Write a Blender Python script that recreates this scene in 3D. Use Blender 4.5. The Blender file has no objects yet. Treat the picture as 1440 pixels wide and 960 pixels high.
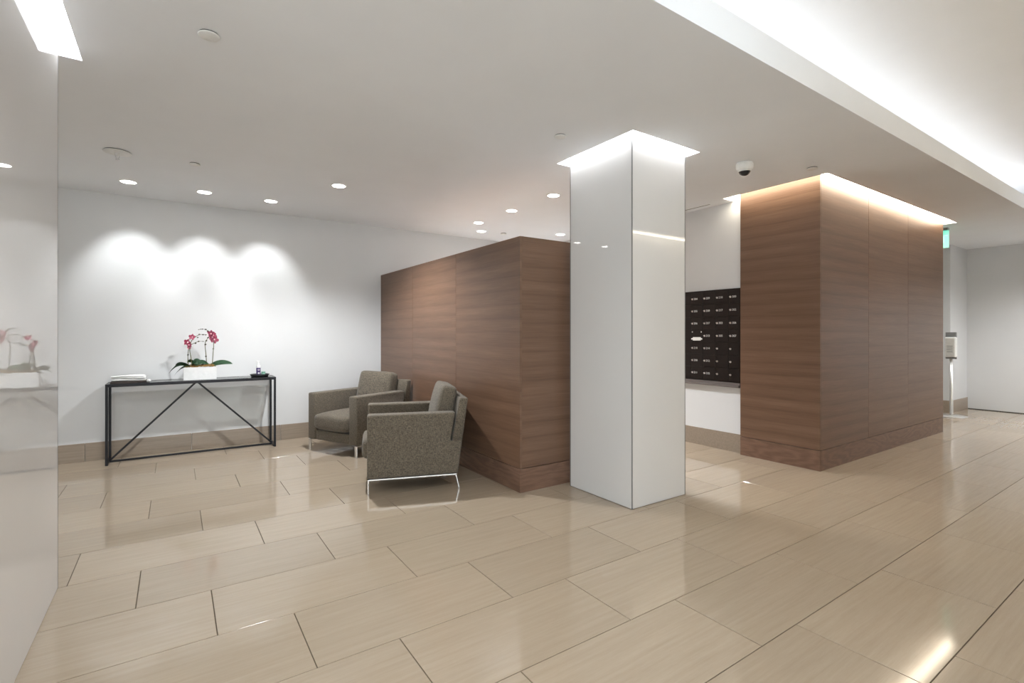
import bpy, bmesh, math, random
from mathutils import Vector, Matrix
random.seed(7)
S = bpy.context.scene
C = S.collection

# ---------------------------------------------------------------- camera
TH = 0.975423                      # heading of the view, measured from +X
cam_d = bpy.data.cameras.new('camera')
cam_d.sensor_width = 36.0
cam_d.lens = 699.47 * 36.0 / 1440.0
cam_d.shift_y = -11.21 / 1440.0
cam_d.clip_start = 0.02
cam = bpy.data.objects.new('camera', cam_d)
cam.location = (0, 0, 1.30)
cam.rotation_euler = (math.pi / 2, 0, TH - math.pi / 2)
C.objects.link(cam)
S.camera = cam

# ---------------------------------------------------------------- world, exposure
SKY = 3.2                          # overcast sky giving fill light through the unseen glazing
w = bpy.data.worlds.new('world')
S.world = w
w.use_nodes = True
w.node_tree.nodes['Background'].inputs[0].default_value = (0.90, 0.955, 1, 1)
w.node_tree.nodes['Background'].inputs[1].default_value = SKY
S.view_settings.view_transform = 'Standard'
S.view_settings.look = 'None'
S.view_settings.exposure = 0.62
S.view_settings.gamma = 1.0
S.view_settings.use_curve_mapping = False
# sky portals at the two added windows (they add no light, they only guide sampling)
for nm, loc, rot, sx, sy in (('portal_front', (-0.95, -3.6, 1.35), (-math.pi / 2, 0, 0), 5.9, 2.5), ('portal_left', (-4.2, -1.4, 1.35), (math.pi / 2, 0, -math.pi / 2), 3.8, 2.5)):
    ld = bpy.data.lights.new(nm, 'AREA')
    ld.shape = 'RECTANGLE'; ld.size = sx; ld.size_y = sy
    ld.cycles.is_portal = True
    lo = bpy.data.objects.new(nm, ld)
    lo.location = loc; lo.rotation_euler = rot
    C.objects.link(lo)

# light levels of the fixtures (each lamp is built with its fixture further down)
P_WASH = 36.0        # wall-washing downlights over the console
P_DOWN = 75.0        # ordinary downlights
P_KEY = 170.0         # downlight over the armchairs
E_SLOT = 7.0         # light slots round the columns
E_WARM = 10.0         # warm slot round the panelled volume
E_VAL = 12.0         # valance wall-wash opposite the panelled volume
E_COVE = 5.0        # cove strip of the raised ceiling

# ---------------------------------------------------------------- materials
def srgb(r, g, b):
    def f(c):
        c /= 255.0
        return c / 12.92 if c <= 0.04045 else ((c + 0.055) / 1.055) ** 2.4
    return (f(r), f(g), f(b), 1.0)

class NT:
    def __init__(s, name):
        s.m = bpy.data.materials.new(name)
        s.m.use_nodes = True
        s.t = s.m.node_tree
        s.b = s.t.nodes['Principled BSDF']
    def n(s, kind, **kw):
        nd = s.t.nodes.new(kind)
        for k, v in kw.items():
            if k.startswith('i_'):
                key = k[2:]
                nd.inputs[int(key) if key.isdigit() else key].default_value = v
            else:
                setattr(nd, k, v)
        return nd
    def l(s, a, ao, b, bi):
        s.t.links.new(a.outputs[ao], b.inputs[bi])
    def ramp(s, stops):
        nd = s.t.nodes.new('ShaderNodeValToRGB')
        e = nd.color_ramp.elements
        while len(e) < len(stops):
            e.new(0.5)
        for i, (p, c) in enumerate(stops):
            e[i].position = p
            e[i].color = c
        return nd

def simple(name, col, rough=0.5, metal=0.0, noise=0.04, scale=30.0, bump=0.0, coat=0.0, spec=0.5):
    k = NT(name)
    b = k.b
    b.inputs['Roughness'].default_value = rough
    b.inputs['Metallic'].default_value = metal
    b.inputs['Coat Weight'].default_value = coat
    b.inputs['Specular IOR Level'].default_value = spec
    tc = k.n('ShaderNodeTexCoord')
    no = k.n('ShaderNodeTexNoise', i_Scale=scale, i_Detail=3.0)
    k.l(tc, 'Object', no, 'Vector')
    lo = tuple(max(0, c * (1 - noise)) for c in col[:3]) + (1,)
    hi = tuple(min(1, c * (1 + noise)) for c in col[:3]) + (1,)
    r = k.ramp([(0.3, lo), (0.7, hi)])
    k.l(no, 'Fac', r, 'Fac')
    k.l(r, 'Color', b, 'Base Color')
    if bump:
        bp = k.n('ShaderNodeBump', i_Strength=bump, i_Distance=0.002)
        k.l(no, 'Fac', bp, 'Height')
        k.l(bp, 'Normal', b, 'Normal')
    return k.m

def emit(name, col, strength):
    k = NT(name)
    k.b.inputs['Base Color'].default_value = (0.8, 0.8, 0.8, 1)
    k.b.inputs['Emission Color'].default_value = col
    k.b.inputs['Emission Strength'].default_value = strength
    return k.m

def mat_tile(name, c0, c1, rough):
    k = NT(name)
    g = k.n('ShaderNodeNewGeometry')
    oi = k.n('ShaderNodeObjectInfo')
    off = k.n('ShaderNodeVectorMath', operation='SCALE')
    off.inputs[0].default_value = (0.0, 13.7, 5.1)
    k.l(oi, 'Random', off, 'Scale')
    add = k.n('ShaderNodeVectorMath', operation='ADD')
    k.l(g, 'Position', add, 0)
    k.l(off, 'Vector', add, 1)
    mp = k.n('ShaderNodeMapping')
    mp.inputs['Scale'].default_value = (1.1, 26.0, 26.0)
    k.l(add, 'Vector', mp, 'Vector')
    n1 = k.n('ShaderNodeTexNoise', i_Scale=2.0, i_Detail=6.0, i_Roughness=0.65)
    k.l(mp, 'Vector', n1, 'Vector')
    mp2 = k.n('ShaderNodeMapping')
    mp2.inputs['Scale'].default_value = (14.0, 240.0, 240.0)
    k.l(add, 'Vector', mp2, 'Vector')
    n2 = k.n('ShaderNodeTexNoise', i_Scale=2.0, i_Detail=2.0)
    k.l(mp2, 'Vector', n2, 'Vector')
    mx = k.n('ShaderNodeMath', operation='MULTIPLY_ADD', i_1=0.35)
    k.l(n2, 'Fac', mx, 0)
    k.l(n1, 'Fac', mx, 2)
    r = k.ramp([(0.42, c0), (0.92, c1)])
    k.l(mx, 'Value', r, 'Fac')
    hs = k.n('ShaderNodeHueSaturation')
    mr = k.n('ShaderNodeMapRange', i_3=0.95, i_4=1.05)
    k.l(oi, 'Random', mr, 0)
    k.l(mr, 0, hs, 'Value')
    k.l(r, 'Color', hs, 'Color')
    k.l(hs, 'Color', k.b, 'Base Color')
    k.b.inputs['Roughness'].default_value = rough
    return k.m

def mat_veneer(name, dark, mid, light, band=0.118, rough=0.38):
    """reconstituted veneer: horizontal grain with soft repeated bands"""
    k = NT(name)
    g = k.n('ShaderNodeNewGeometry')
    oi = k.n('ShaderNodeObjectInfo')
    sx = k.n('ShaderNodeSeparateXYZ')
    k.l(g, 'Position', sx, 0)
    u = k.n('ShaderNodeMath', operation='ADD')
    k.l(sx, 'X', u, 0); k.l(sx, 'Y', u, 1)
    zo = k.n('ShaderNodeMath', operation='MULTIPLY_ADD', i_1=7.3)
    k.l(oi, 'Random', zo, 0); k.l(sx, 'Z', zo, 2)
    v = k.n('ShaderNodeCombineXYZ')
    k.l(u, 'Value', v, 'X'); k.l(zo, 'Value', v, 'Z')
    m1 = k.n('ShaderNodeMapping'); m1.inputs['Scale'].default_value = (0.35, 1, 2.2)
    k.l(v, 'Vector', m1, 'Vector')
    wob = k.n('ShaderNodeTexNoise', i_Scale=1.3, i_Detail=2.0)
    k.l(m1, 'Vector', wob, 'Vector')
    zz = k.n('ShaderNodeMath', operation='MULTIPLY_ADD', i_1=0.035)
    k.l(wob, 'Fac', zz, 0); k.l(zo, 'Value', zz, 2)
    dv = k.n('ShaderNodeMath', operation='DIVIDE', i_1=band)
    k.l(zz, 'Value', dv, 0)
    fr = k.n('ShaderNodeMath', operation='FRACT')
    k.l(dv, 'Value', fr, 0)
    saw = k.ramp([(0.0, (0.15,) * 3 + (1,)), (0.10, (0.42,) * 3 + (1,)), (0.55, (0.74,) * 3 + (1,)), (0.88, (0.62,) * 3 + (1,)), (1.0, (0.2,) * 3 + (1,))])
    k.l(fr, 'Value', saw, 'Fac')
    m2 = k.n('ShaderNodeMapping'); m2.inputs['Scale'].default_value = (1.6, 1, 95.0)
    k.l(v, 'Vector', m2, 'Vector')
    fine = k.n('ShaderNodeTexNoise', i_Scale=2.0, i_Detail=5.0, i_Roughness=0.6)
    k.l(m2, 'Vector', fine, 'Vector')
    m3 = k.n('ShaderNodeMapping'); m3.inputs['Scale'].default_value = (0.5, 1, 9.0)
    k.l(v, 'Vector', m3, 'Vector')
    med = k.n('ShaderNodeTexNoise', i_Scale=1.5, i_Detail=3.0)
    k.l(m3, 'Vector', med, 'Vector')
    a = k.n('ShaderNodeMath', operation='MULTIPLY_ADD', i_1=0.55)
    k.l(fine, 'Fac', a, 0)
    b2 = k.n('ShaderNodeMath', operation='MULTIPLY', i_1=0.24)
    k.l(saw, 'Color', b2, 0)
    k.l(b2, 'Value', a, 2)
    c2 = k.n('ShaderNodeMath', operation='MULTIPLY_ADD', i_1=0.4)
    k.l(med, 'Fac', c2, 0); k.l(a, 'Value', c2, 2)
    r = k.ramp([(0.36, dark), (0.62, mid), (0.84, light)])
    k.l(c2, 'Value', r, 'Fac')
    hs = k.n('ShaderNodeHueSaturation')
    mr = k.n('ShaderNodeMapRange', i_3=0.92, i_4=1.08)
    k.l(oi, 'Random', mr, 0); k.l(mr, 0, hs, 'Value')
    k.l(r, 'Color', hs, 'Color')
    k.l(hs, 'Color', k.b, 'Base Color')
    k.b.inputs['Roughness'].default_value = rough
    bp = k.n('ShaderNodeBump', i_Strength=0.12, i_Distance=0.0008)
    k.l(fine, 'Fac', bp, 'Height')
    k.l(bp, 'Normal', k.b, 'Normal')
    return k.m

def mat_oak(name, dark, light):
    """plain-sawn plinth wood with cathedral figure"""
    k = NT(name)
    g = k.n('ShaderNodeNewGeometry')
    sx = k.n('ShaderNodeSeparateXYZ')
    k.l(g, 'Position', sx, 0)
    u = k.n('ShaderNodeMath', operation='ADD')
    k.l(sx, 'X', u, 0); k.l(sx, 'Y', u, 1)
    us = k.n('ShaderNodeMath', operation='MULTIPLY', i_1=0.22)
    k.l(u, 'Value', us, 0)
    v = k.n('ShaderNodeCombineXYZ')
    k.l(us, 'Value', v, 'X'); k.l(sx, 'Z', v, 'Z')
    no = k.n('ShaderNodeTexNoise', i_Scale=5.0, i_Detail=2.0)
    k.l(v, 'Vector', no, 'Vector')
    mu = k.n('ShaderNodeMath', operation='MULTIPLY', i_1=70.0)
    k.l(no, 'Fac', mu, 0)
    si = k.n('ShaderNodeMath', operation='SINE')
    k.l(mu, 'Value', si, 0)
    mp = k.n('ShaderNodeMapping'); mp.inputs['Scale'].default_value = (20, 1, 150)
    k.l(v, 'Vector', mp, 'Vector')
    fi = k.n('ShaderNodeTexNoise', i_Scale=2.0, i_Detail=4.0)
    k.l(mp, 'Vector', fi, 'Vector')
    ad = k.n('ShaderNodeMath', operation='MULTIPLY_ADD', i_1=0.10)
    k.l(si, 'Value', ad, 0); k.l(fi, 'Fac', ad, 2)
    r = k.ramp([(0.28, dark), (0.72, light)])
    k.l(ad, 'Value', r, 'Fac')
    k.l(r, 'Color', k.b, 'Base Color')
    k.b.inputs['Roughness'].default_value = 0.42
    return k.m

def mat_fabric(name, c0, c1):
    k = NT(name)
    tc = k.n('ShaderNodeTexCoord')
    outs = []
    for sc in ((60, 60, 330), (330, 330, 60)):
        mp = k.n('ShaderNodeMapping'); mp.inputs['Scale'].default_value = sc
        k.l(tc, 'Object', mp, 'Vector')
        no = k.n('ShaderNodeTexNoise', i_Scale=1.0, i_Detail=3.0, i_Roughness=0.7)
        k.l(mp, 'Vector', no, 'Vector')
        outs.append(no)
    ad = k.n('ShaderNodeMath', operation='ADD')
    k.l(outs[0], 'Fac', ad, 0); k.l(outs[1], 'Fac', ad, 1)
    hf = k.n('ShaderNodeMath', operation='MULTIPLY', i_1=0.5)
    k.l(ad, 'Value', hf, 0)
    r = k.ramp([(0.36, c0), (0.64, c1)])
    k.l(hf, 'Value', r, 'Fac')
    k.l(r, 'Color', k.b, 'Base Color')
    k.b.inputs['Roughness'].default_value = 0.95
    k.b.inputs['Sheen Weight'].default_value = 0.15
    bp = k.n('ShaderNodeBump', i_Strength=0.45, i_Distance=0.003)
    k.l(hf, 'Value', bp, 'Height')
    k.l(bp, 'Normal', k.b, 'Normal')
    return k.m

def mat_smoked_glass(name):
    k = NT(name)
    tr = k.n('ShaderNodeBsdfTransparent')
    tr.inputs[0].default_value = (0.50, 0.52, 0.51, 1)
    gl = k.n('ShaderNodeBsdfGlossy')
    gl.inputs['Roughness'].default_value = 0.03
    fr = k.n('ShaderNodeFresnel', i_IOR=1.5)
    mx = k.n('ShaderNodeMixShader')
    k.l(fr, 'Fac', mx, 0); k.l(tr, 0, mx, 1); k.l(gl, 0, mx, 2)
    out = [n for n in k.t.nodes if n.type == 'OUTPUT_MATERIAL'][0]
    k.l(mx, 0, out, 'Surface')
    return k.m

def mat_clear(name):
    k = NT(name)
    tr = k.n('ShaderNodeBsdfTransparent')
    tr.inputs[0].default_value = (0.95, 0.96, 0.95, 1)
    gl = k.n('ShaderNodeBsdfGlossy')
    gl.inputs['Roughness'].default_value = 0.02
    mx = k.n('ShaderNodeMixShader', i_0=0.06)
    k.l(tr, 0, mx, 1); k.l(gl, 0, mx, 2)
    out = [n for n in k.t.nodes if n.type == 'OUTPUT_MATERIAL'][0]
    k.l(mx, 0, out, 'Surface')
    return k.m

M = dict(
    wall=simple('wall_paint', (0.68, 0.685, 0.69, 1), 0.6, noise=0.01, scale=3, bump=0.02),
    ceil=simple('ceiling_paint', (0.85, 0.87, 0.90, 1), 0.8, noise=0.01, scale=3),
    glasswhite=simple('white_glass_cladding', (0.68, 0.67, 0.66, 1), 0.02, noise=0.005, scale=2),
    trimgrey=simple('brushed_corner_trim', (0.22, 0.22, 0.22, 1), 0.5, 0.3),
    grout=simple('grout', srgb(96, 84, 66), 0.9, noise=0.1, scale=60),
    tile=mat_tile('porcelain_tile', srgb(163, 147, 128), srgb(175, 160, 141), 0.085),
    basetile=mat_tile('skirting_tile', srgb(138, 124, 110), srgb(158, 144, 129), 0.3),
    veneer=mat_veneer('walnut_veneer', srgb(90, 66, 50), srgb(112, 85, 67), srgb(130, 102, 83)),
    oak=mat_oak('plinth_wood', srgb(98, 73, 59), srgb(128, 99, 82)),
    core=simple('core_dark', srgb(60, 45, 36), 0.8),
    fabric=mat_fabric('taupe_tweed', srgb(44, 39, 33), srgb(132, 121, 105)),
    chrome=simple('polished_steel', (0.75, 0.75, 0.75, 1), 0.18, 1.0, noise=0.02),
    blackmetal=simple('blackened_steel', srgb(38, 38, 42), 0.42, 0.5, noise=0.1),
    smoked=mat_smoked_glass('smoked_glass'),
    whiteplastic=simple('white_plastic', (0.8, 0.8, 0.78, 1), 0.4),
    slotwhite=emit('slot_diffuser_cool', (0.96, 0.98, 1.0, 1), E_SLOT),
    slotwarm=emit('slot_diffuser_warm', (1.0, 0.89, 0.70, 1), E_WARM),
    valance=emit('valance_strip', (1.0, 0.87, 0.66, 1), E_VAL),
    cove=emit('cove_strip', (1.0, 0.985, 0.95, 1), E_COVE),
    lens=emit('downlight_lens', (1.0, 0.97, 0.92, 1), 14.0),
    mailblack=simple('mailbox_bronze', srgb(34, 29, 27), 0.38, 0.4, noise=0.12, scale=12),
    mailledge=simple('mailbox_ledge', srgb(120, 114, 112), 0.4, 0.4),
    silver=simple('silver_lock', (0.72, 0.71, 0.69, 1), 0.3, 0.8),
    print=simple('white_print', (0.8, 0.8, 0.78, 1), 0.6),
    darkprint=simple('dark_print', srgb(50, 48, 48), 0.6),
    exitgreen=emit('exit_green', (0.0, 0.60, 0.42, 1), 0.75),
    exitletter=emit('exit_letter', (0.3, 0.95, 0.8, 1), 0.75),
    ceramic=simple('white_ceramic', (0.84, 0.84, 0.84, 1), 0.25),
    moss=simple('moss_bark', srgb(120, 92, 48), 0.95, noise=0.5, scale=60, bump=0.8),
    leaf=simple('orchid_leaf', srgb(52, 92, 58), 0.35, noise=0.3, scale=12),
    stem=simple('orchid_stem', srgb(96, 98, 60), 0.5, noise=0.3, scale=20),
    bud=simple('orchid_bud', srgb(66, 56, 52), 0.5, noise=0.3, scale=40),
    petal=simple('orchid_petal', srgb(236, 130, 162), 0.5, noise=0.25, scale=40),
    lip=simple('orchid_lip', srgb(236, 186, 196), 0.5, noise=0.2, scale=60),
    paper=simple('paper', (0.82, 0.82, 0.81, 1), 0.7, noise=0.04, scale=20),
    folder=simple('brown_cover', srgb(70, 58, 54), 0.5, noise=0.15),
    tray=simple('black_tray', srgb(34, 34, 36), 0.3, noise=0.1),
    purple=simple('purple_label', srgb(64, 44, 104), 0.4, noise=0.1),
    green=simple('green_plastic', srgb(110, 160, 140), 0.35, noise=0.1),
    domeblack=simple('dome_dark', (0.02, 0.02, 0.022, 1), 0.05),
    clear=mat_clear('clear_pane'),
    dark=simple('dark_gap', (0.03, 0.03, 0.03, 1), 0.8),
    greyplate=simple('grey_plate', srgb(140, 140, 140), 0.4, 0.3),
)

# ---------------------------------------------------------------- helpers
def tag(o, label=None, cat=None, group=None, kind=None):
    if label: o['label'] = label
    if cat: o['category'] = cat
    if group: o['group'] = group
    if kind: o['kind'] = kind
    return o

def empty(name, loc=(0, 0, 0), rz=0.0, parent=None):
    o = bpy.data.objects.new(name, None)
    o.empty_display_size = 0.1
    o.location = loc
    o.rotation_euler = (0, 0, rz)
    C.objects.link(o)
    o.parent = parent
    return o

def link(name, me, mat=None, parent=None, loc=None, smooth=False):
    if mat is not None and not me.materials:
        me.materials.append(M[mat])
    o = bpy.data.objects.new(name, me)
    C.objects.link(o)
    if parent: o.parent = parent
    if loc is not None: o.location = loc
    if smooth:
        for p in me.polygons: p.use_smooth = True
    return o

def bm_mesh(bm, name):
    bmesh.ops.recalc_face_normals(bm, faces=bm.faces)
    me = bpy.data.meshes.new(name)
    bm.to_mesh(me)
    bm.free()
    return me

def add_box(bm, x0, x1, y0, y1, z0, z1, bev=0.0, seg=2):
    vs = [bm.verts.new(p) for p in [(x0, y0, z0), (x1, y0, z0), (x1, y1, z0), (x0, y1, z0), (x0, y0, z1), (x1, y0, z1), (x1, y1, z1), (x0, y1, z1)]]
    fs = [bm.faces.new([vs[i] for i in q]) for q in [(3, 2, 1, 0), (4, 5, 6, 7), (0, 1, 5, 4), (1, 2, 6, 5), (2, 3, 7, 6), (3, 0, 4, 7)]]
    if bev:
        es = list({e for f in fs for e in f.edges})
        bmesh.ops.bevel(bm, geom=es, offset=bev, segments=seg, affect='EDGES', profile=0.5)
    return vs

def box(name, x0, x1, y0, y1, z0, z1, mat, parent=None, bev=0.0, seg=2, smooth=False):
    bm = bmesh.new()
    add_box(bm, x0, x1, y0, y1, z0, z1, bev, seg)
    return link(name, bm_mesh(bm, name), mat, parent, smooth=smooth)

def add_cyl(bm, c, r0, r1, z0, z1, n=24, caps=True):
    a = [bm.verts.new((c[0] + r0 * math.cos(2 * math.pi * i / n), c[1] + r0 * math.sin(2 * math.pi * i / n), z0)) for i in range(n)]
    b = [bm.verts.new((c[0] + r1 * math.cos(2 * math.pi * i / n), c[1] + r1 * math.sin(2 * math.pi * i / n), z1)) for i in range(n)]
    for i in range(n):
        bm.faces.new((a[i], a[(i + 1) % n], b[(i + 1) % n], b[i]))
    if caps:
        bm.faces.new(a[::-1]); bm.faces.new(b)

def lathe(name, prof, mat, parent=None, n=28, loc=None, sx=1.0, sy=1.0):
    bm = bmesh.new()
    rings = []
    for r, z in prof:
        if r < 1e-6:
            rings.append([bm.verts.new((0, 0, z))])
        else:
            rings.append([bm.verts.new((sx * r * math.cos(2 * math.pi * i / n), sy * r * math.sin(2 * math.pi * i / n), z)) for i in range(n)])
    for a, b in zip(rings, rings[1:]):
        for i in range(n):
            q = [a[i % len(a)], a[(i + 1) % len(a)], b[(i + 1) % len(b)], b[i % len(b)]]
            u = []
            for v in q:
                if v not in u: u.append(v)
            if len(u) >= 3:
                try: bm.faces.new(u)
                except ValueError: pass
    o = link(name, bm_mesh(bm, name), mat, parent, loc, smooth=True)
    return o

def add_bar(bm, p, q, wx, wz=None):
    """square bar from p to q"""
    wz = wz or wx
    p, q = Vector(p), Vector(q)
    d = (q - p).normalized()
    up = Vector((0, 0, 1)) if abs(d.z) < 0.95 else Vector((0, 1, 0))
    s = d.cross(up).normalized()
    t = s.cross(d).normalized()
    vs = []
    for e in (p, q):
        for a, b in ((-1, -1), (1, -1), (1, 1), (-1, 1)):
            vs.append(bm.verts.new(e + s * a * wx / 2 + t * b * wz / 2))
    for qd in [(0, 1, 2, 3), (7, 6, 5, 4), (0, 4, 5, 1), (1, 5, 6, 2), (2, 6, 7, 3), (3, 7, 4, 0)]:
        bm.faces.new([vs[i] for i in qd])

def bar(name, p, q, wx, mat, parent, wz=None):
    bm = bmesh.new()
    add_bar(bm, p, q, wx, wz)
    return link(name, bm_mesh(bm, name), mat, parent)

def tube(name, pts, rad, mat, parent, n=8):
    bm = bmesh.new()
    pts = [Vector(p) for p in pts]
    rings = []
    for i, p in enumerate(pts):
        d = (pts[min(i + 1, len(pts) - 1)] - pts[max(i - 1, 0)]).normalized()
        up = Vector((0, 1, 0)) if abs(d.y) < 0.9 else Vector((1, 0, 0))
        s = d.cross(up).normalized(); t = d.cross(s)
        r = rad[i] if isinstance(rad, (list, tuple)) else rad
        rings.append([bm.verts.new(p + (s * math.cos(2 * math.pi * k / n) + t * math.sin(2 * math.pi * k / n)) * r) for k in range(n)])
    for a, b in zip(rings, rings[1:]):
        for k in range(n):
            bm.faces.new((a[k], a[(k + 1) % n], b[(k + 1) % n], b[k]))
    bm.faces.new(rings[0][::-1]); bm.faces.new(rings[-1])
    return link(name, bm_mesh(bm, name), mat, parent, smooth=True)

def text_mesh(s, size, depth=0.0006):
    cu = bpy.data.curves.new('txt', 'FONT')
    cu.body = s; cu.size = size; cu.extrude = depth
    cu.align_x = 'CENTER'; cu.align_y = 'CENTER'
    cu.resolution_u = 2
    o = bpy.data.objects.new('txt', cu)
    C.objects.link(o)
    dg = bpy.context.evaluated_depsgraph_get()
    me = bpy.data.meshes.new_from_object(o.evaluated_get(dg))
    bpy.data.objects.remove(o)
    bpy.data.curves.remove(cu)
    return me

def plan_with_holes(name, x0, x1, y0, y1, z0, z1, holes, mat):
    """slab with rectangular holes"""
    xs = sorted({x0, x1} | {v for h in holes for v in h[:2] if x0 < v < x1})
    ys = sorted({y0, y1} | {v for h in holes for v in h[2:] if y0 < v < y1})
    bm = bmesh.new()
    def solid(i, j):
        if i < 0 or j < 0 or i >= len(xs) - 1 or j >= len(ys) - 1: return False
        cx, cy = (xs[i] + xs[i + 1]) / 2, (ys[j] + ys[j + 1]) / 2
        return not any(h[0] < cx < h[1] and h[2] < cy < h[3] for h in holes)
    vc = {}
    def V(x, y, z):
        k = (round(x, 5), round(y, 5), round(z, 5))
        if k not in vc: vc[k] = bm.verts.new((x, y, z))
        return vc[k]
    for i in range(len(xs) - 1):
        for j in range(len(ys) - 1):
            if not solid(i, j): continue
            a, b, c, d = xs[i], xs[i + 1], ys[j], ys[j + 1]
            bm.faces.new((V(a, c, z0), V(a, d, z0), V(b, d, z0), V(b, c, z0)))
            bm.faces.new((V(a, c, z1), V(b, c, z1), V(b, d, z1), V(a, d, z1)))
            if not solid(i - 1, j): bm.faces.new((V(a, c, z0), V(a, c, z1), V(a, d, z1), V(a, d, z0)))
            if not solid(i + 1, j): bm.faces.new((V(b, c, z0), V(b, d, z0), V(b, d, z1), V(b, c, z1)))
            if not solid(i, j - 1): bm.faces.new((V(a, c, z0), V(b, c, z0), V(b, c, z1), V(a, c, z1)))
            if not solid(i, j + 1): bm.faces.new((V(a, d, z0), V(a, d, z1), V(b, d, z1), V(b, d, z0)))
    return link(name, bm_mesh(bm, name), mat)

def struct(o):
    o['kind'] = 'structure'
    return o

# ---------------------------------------------------------------- main dimensions
H = 2.755                     # ceiling
YB = 6.63                     # wall behind the console
XM = 5.10                     # wall with the mailboxes
XL, YF = -4.2, -3.6           # unseen ends of the lobby
XE = 11.36                    # far end wall
COLB = (2.79, 3.41, 2.54, 3.235)      # white column in the middle
COLA = (-1.75, -0.495, 2.05, 3.40)    # white column at the left edge
BLK = (2.327, 2.95, 3.318, YB, 2.095) # low panelled partition
BOX = (5.03, 8.415, 2.25, 3.05)       # tall panelled volume
TRAY = (1.0, 8.25, -0.22, 1.452)       # raised ceiling
ZT = 3.20
ZU = 2.915                    # top of the upstand that hides the cove strip
SLB = (COLB[0] - .08, COLB[1] + .08, COLB[2] - .08, COLB[3] + .08)
SLA = (COLA[0] - .085, COLA[1] + .085, COLA[2] - .085, COLA[3] + .085)
SLX = (BOX[0] - .13, BOX[1] + .085, BOX[2] - .12, BOX[3] + .003)
SLM = (BOX[0] - .13, XM, BOX[3], BOX[3] + .12)

# ---------------------------------------------------------------- floor
floor = struct(box('floor', XL, XE + .15, YF, YB + .1, -0.12, -0.004, 'grout'))
L = 0.9203
LINES = [1.568 + 0.4592 * j for j in range(-11, 13)]
LINES[10] = 1.130; LINES[9] = 0.660
for q in range(9): LINES[q] = 0.660 - 0.4592 * (9 - q)
X0 = 2.606
GAP = 0.004
tile_cache = {}
def tile_mesh(wd):
    k = round(wd, 4)
    if k not in tile_cache:
        bm = bmesh.new()
        a, b, c = (L - GAP) / 2, (wd - GAP) / 2, 0.0008
        lo = [bm.verts.new((sx * a, sy * b, -0.012)) for sx, sy in ((-1, -1), (1, -1), (1, 1), (-1, 1))]
        mi = [bm.verts.new((sx * a, sy * b, -c)) for sx, sy in ((-1, -1), (1, -1), (1, 1), (-1, 1))]
        hi = [bm.verts.new((sx * (a - c), sy * (b - c), 0)) for sx, sy in ((-1, -1), (1, -1), (1, 1), (-1, 1))]
        bm.faces.new(hi)
        for i in range(4):
            j = (i + 1) % 4
            bm.faces.new((lo[i], lo[j], mi[j], mi[i]))
            bm.faces.new((mi[i], mi[j], hi[j], hi[i]))
        tile_cache[k] = bm_mesh(bm, 'floor_tile')
    return tile_cache[k]
fx, fy = math.cos(TH), math.sin(TH)
def in_view(x, y):
    d = x * fx + y * fy
    if d < 0.3: return False
    u = (x * fy - y * fx) / d
    return abs(u) < 1.12 and 1.3 / d < 0.80
far_bm = bmesh.new()
for ji in range(len(LINES) - 1):
    j = ji - 11
    ya, yb = LINES[ji], LINES[ji + 1]
    off = {0: 0.028, -1: 0.03}.get(j, 0.0)
    for n in range(-30, 34):
        if (n + j) % 3: continue
        xa = X0 + off + L / 3 * n
        cx_, cy_ = xa + L / 2, (ya + yb) / 2
        if cx_ > XE + .3 or cx_ < XL - .2 or cy_ < YF: continue
        if cx_ > XM + .6 and cy_ > 3.1 and cx_ < 8.2: continue
        if cx_ > 11.0 and cy_ > 3.1: continue
        seen = any(in_view(px, py) for px in (xa, cx_, xa + L) for py in (ya, yb)) and cx_ > -2.2
        me = tile_mesh(yb - ya)
        if seen:
            t = link('tile', me, 'tile', floor, (cx_, cy_, 0))
            t.rotation_euler = (random.gauss(0, 0.0002), random.gauss(0, 0.0002), 0)
        else:
            add_box(far_bm, xa + GAP / 2, xa + L - GAP / 2, ya + GAP / 2, yb - GAP / 2, -0.012, 0)
tag(link('more_tiles', bm_mesh(far_bm, 'more_tiles'), 'tile', floor), kind='stuff')

# ---------------------------------------------------------------- ceiling with recesses
ceiling = struct(plan_with_holes('ceiling', XL, XE + .15, YF, YB + .1, H, H + 0.10, [SLB, SLA, SLX, SLM, TRAY], 'ceil'))
bm = bmesh.new()
RX0, RX1, RY0, RY1 = TRAY[0] - .02, TRAY[1] + 1.35, TRAY[2], TRAY[3] + .45
add_box(bm, RX0, RX1, RY0, RY1, ZT, ZT + .03)
add_box(bm, RX0 - .02, RX0, RY0, RY1, H + .10, ZT + .03)
add_box(bm, RX1, RX1 + .02, RY0, RY1, H + .10, ZT + .03)
add_box(bm, RX0, RX1, RY1, RY1 + .02, H + .10, ZT + .03)
struct(link('ceiling_raised', bm_mesh(bm, 'ceiling_raised'), 'ceil'))
bm = bmesh.new()
add_box(bm, TRAY[0], TRAY[1] + .02, TRAY[3] + .0002, TRAY[3] + .02, H + .0998, ZU)
add_box(bm, TRAY[1] + .0002, TRAY[1] + .02, TRAY[2], TRAY[3], H + .0998, ZU)
struct(link('trim_2', bm_mesh(bm, 'trim_2'), 'ceil'))

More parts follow.
